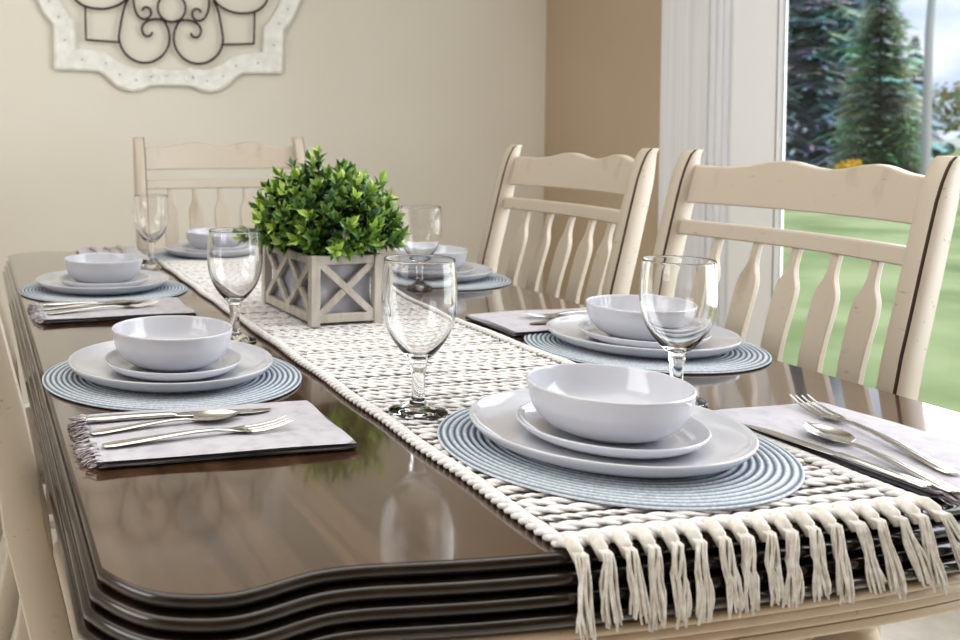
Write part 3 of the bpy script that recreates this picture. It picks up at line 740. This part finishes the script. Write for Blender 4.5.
# carved scrolls
for sx in (1,-1):
    pts = []
    for p in spiral(440,252,24,5,-60,360,24):
        x, z = W2(*p); pts.append((x*sx, -.026, z))
    b.tube(pts, .0028, 6)
    for zf in (0,):
        pts = [W2(*p) for p in ((470,240),(485,252),(495,240))]
        b.tube([(x*sx,-.026,z) for x,z in pts], .0025, 6)
b.build('carved_scroll', M['art_frame'], art)
b = MB()
iron(b, spiral(503,25,47,47,0,360,32), mirror=False, topm=True)
big = [(352,20)] + [(412+84*math.cos(math.radians(a)), 122+84*math.sin(math.radians(a))) for a in range(212,-78,-10)] + [(417,47+10),(404,78),(403,98),(410,113),(424,121),(436,113),(437,104)]
big = crom([(362,-5),(345,30)] + [(412+84*math.cos(math.radians(a)), 124+84*math.sin(math.radians(a))) for a in range(190,-60,-18)] + [(436,66),(415,76),(404,92),(406,110),(418,121),(432,118),(438,106)], 4)
iron(b, big)
sc_ = crom([(378,-30),(376,10),(382,40),(396,60),(415,65),(430,55),(434,40),(424,27),(410,28),(404,38)], 4)
iron(b, sc_)
iron(b, crom([(170,-20),(186,8),(212,27),(245,35),(285,35),(325,22),(352,2),(362,-20)], 4))
iron(b, [(218,33),(219,90),(220,137)], .0036); iron(b, [(220,137),(275,140),(330,142)], .0036)
b.build('iron_scrollwork', M['iron'], art)
for o in list(kids(art)): pass

# ------------------------------------------------------------------ outdoors
ZG = T-1.0
b = MB(); b.box(XR+.2, 140, -60, 140, ZG-.2, ZG); structure(b.build('ground', M['grass'], smooth=False))
def raypt(px_, d):           # point on the ground at lens depth d seen at column px_
    xx = (px_-PX)/F*d; c, s_ = math.cos(-yaw), math.sin(-yaw)
    return (xx*c+d*s_, -xx*s_+d*c)
def strip_road(d0, d1, name):
    a = raypt(760, d0); b_ = raypt(1080, d0+6); c = raypt(1080, d1+6); d = raypt(760, d1)
    m_ = MB(); m_.prism([a,b_,c,d], ZG, ZG+.02); return m_.build(name, M['road'], smooth=False)
structure(strip_road(31, 42, 'driveway'))
def spruce(name, px_, d, H, R, cA, cB, seed, label, low=.2):
    x, y = raypt(px_, d); r0 = random.Random(seed); root = empty(name, (x,y,ZG)); tag(root, label, 'tree', 'evergreens beyond the glass door')
    t = MB(); t.lathe([(0,0),(R*.045,0),(R*.025,H*.5),(.01,H),(0,H)], 10); t.build('trunk', M['bark'], root)
    b = MB(); nW = int(H*5.5)
    for w_ in range(nW):
        f = w_/(nW-1); z = lerp(low, H*.985, f)+r0.uniform(-.08,.08); rad = R*(1-f)**.8+.08
        nb = int(lerp(22, 7, f))
        for k in range(nb):
            a = 2*PI*(k+r0.random()*.8)/nb; L_ = rad*r0.uniform(.82,1.12); dr = L_*r0.uniform(.10,.28)
            c = [lerp(cA[i], cB[i], r0.random()) for i in range(3)]
            dirv = Vector((math.cos(a), math.sin(a), 0)); sd = Vector((-math.sin(a), math.cos(a), 0))
            ns = 6
            for q_ in range(ns):
                f0 = q_/ns; p = dirv*L_*lerp(.04,1,f0)+Vector((0,0,z+r0.uniform(-.1,.1)-dr*f0*f0+.05))
                wl = L_*.34*(1-f0*.75)+.08
                for s_ in (-1,1):
                    e = p+sd*s_*wl*r0.uniform(.7,1.1)+dirv*wl*.8+Vector((0,0,-wl*r0.uniform(.15,.5)))
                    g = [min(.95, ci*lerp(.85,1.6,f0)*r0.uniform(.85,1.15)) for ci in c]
                    o_ = dirv*wl*.38
                    b.add([p-o_*.3, p+o_, e+o_*.25, e-o_*.2], [(0,1,2,3)], 0, tuple(g))
            b.add([dirv*L_*.85+Vector((0,0,z-dr*.7)), dirv*L_*.85+sd*.1+Vector((0,0,z-dr*.8)), dirv*L_*1.08+Vector((0,0,z-dr)), dirv*L_*.85-sd*.1+Vector((0,0,z-dr*.8))], [(0,1,2,3)], 0, tuple(c))
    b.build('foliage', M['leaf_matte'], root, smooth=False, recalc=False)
spruce('spruce_tree', 806, 36, 14.5, 4.2, s2l((150,166,176)), s2l((204,214,220)), 1, 'large blue-grey spruce seen through the glass door, left of the pale pole')
spruce('spruce_tree', 878, 28, 6.9, 1.25, s2l((134,152,134)), s2l((172,186,162)), 2, 'green conical spruce just left of the pale pole, in front of the blue spruce')
spruce('spruce_tree', 912, 47, 5.9, 1.3, s2l((60,78,66)), s2l((86,104,86)), 3, 'dark slender spruce standing behind the pale pole')
def leafy(name, px_, d, H, R, cA, cB, seed, label, cat='tree', nleaf=1600, trunk=True, ls=.22, grp=None):
    x, y = raypt(px_, d); r0 = random.Random(seed); root = empty(name, (x,y,ZG)); tag(root, label, cat, grp)
    t = MB(); t.tube([(0,0,0),(0,0,H*.35),(R*.1,0,H*.6)], [R*.08,R*.06,R*.03], 8); t.build('trunk', M['bark'], root)
    b = MB()
    for i in range(nleaf):
        d_ = Vector((r0.gauss(0,1), r0.gauss(0,1), r0.gauss(0,1))).normalized(); k = r0.uniform(.55,1)*(1+.12*math.sin(d_.x*7)+.1*math.sin(d_.z*9+d_.y*5))
        rz_ = H*.42; p = Vector((d_.x*R*k, d_.y*R*k, H-rz_+d_.z*rz_*k))
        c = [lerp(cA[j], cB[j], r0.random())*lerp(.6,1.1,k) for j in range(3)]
        a = Vector((r0.gauss(0,1), r0.gauss(0,1), r0.gauss(0,1))).normalized()*ls; e = a.orthogonal().normalized()*ls*.6
        b.add([p-a, p+e, p+a, p-e], [(0,1,2,3)], 0, tuple(c))
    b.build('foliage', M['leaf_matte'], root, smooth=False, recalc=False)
leafy('leafy_tree', 966, 76, 5.4, 3.4, s2l((120,128,88)), s2l((160,164,120)), 5, 'olive green rounded tree beyond the white car at right edge')
leafy('yellow_shrub', 852, 23.5, .68, .34, s2l((206,176,60)), s2l((236,206,96)), 6, 'small yellow shrub showing just above the near right chair back', 'shrub', 400, ls=.07)
x, y = raypt(926, 26.5); x2, y2 = raypt(934, 26.5)
p_ = MB(); p_.tube([(0,0,-.1),(0,0,4),((x2-x)*1.1,(y2-y)*1.1,8.5)], [.12,.10,.08], 14); o = p_.build('utility_pole', M['pole'], loc=(x,y,ZG)); tag(o, 'tall pale grey pole outside, right of the spruces', 'pole')
# car
x, y = raypt(968, 62); car = empty('car', (x,y,ZG), -yaw*-1 - .25); tag(car, 'small white car parked far away at the right edge behind the lawn', 'car')
body = [(-2.2,.35),(-2.25,.75),(-2.1,.92),(-1.2,1.0),(-.65,1.42),(.75,1.45),(1.45,1.02),(2.1,.9),(2.25,.6),(2.2,.35)]
b = MB(); nb = len(body); b.add([(px_,-.85,z) for px_,z in body]+[(px_,.85,z) for px_,z in body], [tuple(range(nb)), tuple(reversed(range(nb,2*nb)))]+[(k,(k+1)%nb,nb+(k+1)%nb,nb+k) for k in range(nb)]); b.build('body', M['carbody'], car, bevel=.05)
b = MB(); gp = [(-1.05,1.02),(-.6,1.35),(.68,1.38),(1.25,1.02)]
b.add([(px_,-.86,z) for px_,z in gp]+[(px_,.86,z) for px_,z in gp], [(0,1,2,3),(7,6,5,4)]); b.build('side_window', M['carglass'], car, smooth=False)
for wx_ in (-1.4,1.4):
    for wy_ in (-.8,.8):
        b = MB(); b.tube([(wx_,wy_-.1,.33),(wx_,wy_+.1,.33)], .33, 18); b.build('wheel', M['tyre'], car)

# ------------------------------------------------------------------ light
w = bpy.data.worlds.new('sky'); sc.world = w; w.use_nodes = True; nt = w.node_tree; bg = nt.nodes['Background']
tc = nt.nodes.new('ShaderNodeTexCoord'); mp = nt.nodes.new('ShaderNodeMapping'); mp.inputs['Scale'].default_value = (1,1,2.6)
ns = nt.nodes.new('ShaderNodeTexNoise'); ns.inputs['Scale'].default_value = 7; ns.inputs['Detail'].default_value = 5
rp = nt.nodes.new('ShaderNodeValToRGB'); rp.color_ramp.elements[0].position = .40; rp.color_ramp.elements[0].color = (.46,.54,.72,1); rp.color_ramp.elements[1].position = .58; rp.color_ramp.elements[1].color = (.76,.78,.86,1)
nt.links.new(tc.outputs['Generated'], mp.inputs['Vector']); nt.links.new(mp.outputs['Vector'], ns.inputs['Vector']); nt.links.new(ns.outputs['Fac'], rp.inputs['Fac']); nt.links.new(rp.outputs['Color'], bg.inputs['Color'])
bg.inputs['Strength'].default_value = 1.25
def area(name, loc, target, sx, sy, e, col=(1,1,1)):
    l = bpy.data.lights.new(name, 'AREA'); l.shape = 'RECTANGLE'; l.size = sx; l.size_y = sy; l.energy = e; l.color = col
    o = bpy.data.objects.new(name, l); COL.objects.link(o); o.location = loc
    o.rotation_euler = (Vector(target)-Vector(loc)).to_track_quat('-Z','Y').to_euler(); return o
area('overhead_fill', (.3, 1.2, 2.45), (.3,1.2,0), 2.2, 2.2, 21, (1,.99,.97))  # added soft fill from overhead, no lamp fitting in the room
area('window_light', (XR-.08, 1.0, 1.35), (0, 1.4, .9), 2.2, 1.7, 44, (.96,.98,1))
area('left_fill', (-2.3, .6, 1.7), (.6, 1.6, .8), 2.0, 1.6, 34, (.99,.99,1))  # added fill from the left, wall_left has no window
s = bpy.data.lights.new('sun', 'SUN'); s.energy = 2.6; s.angle = .03; s.color = (1,.95,.86); o = bpy.data.objects.new('sun', s); COL.objects.link(o)
o.rotation_euler = (math.radians(38), math.radians(6), math.radians(20))

sc.view_settings.view_transform = 'Standard'; sc.view_settings.look = 'Medium High Contrast'; sc.view_settings.exposure = 0; sc.view_settings.gamma = 1
cy = sc.cycles; cy.use_denoising = True; cy.max_bounces = 10; cy.transmission_bounces = 10; cy.transparent_max_bounces = 12; cy.diffuse_bounces = 4; cy.glossy_bounces = 5
cy.caustics_reflective = False; cy.caustics_refractive = False; cy.sample_clamp_indirect = 6
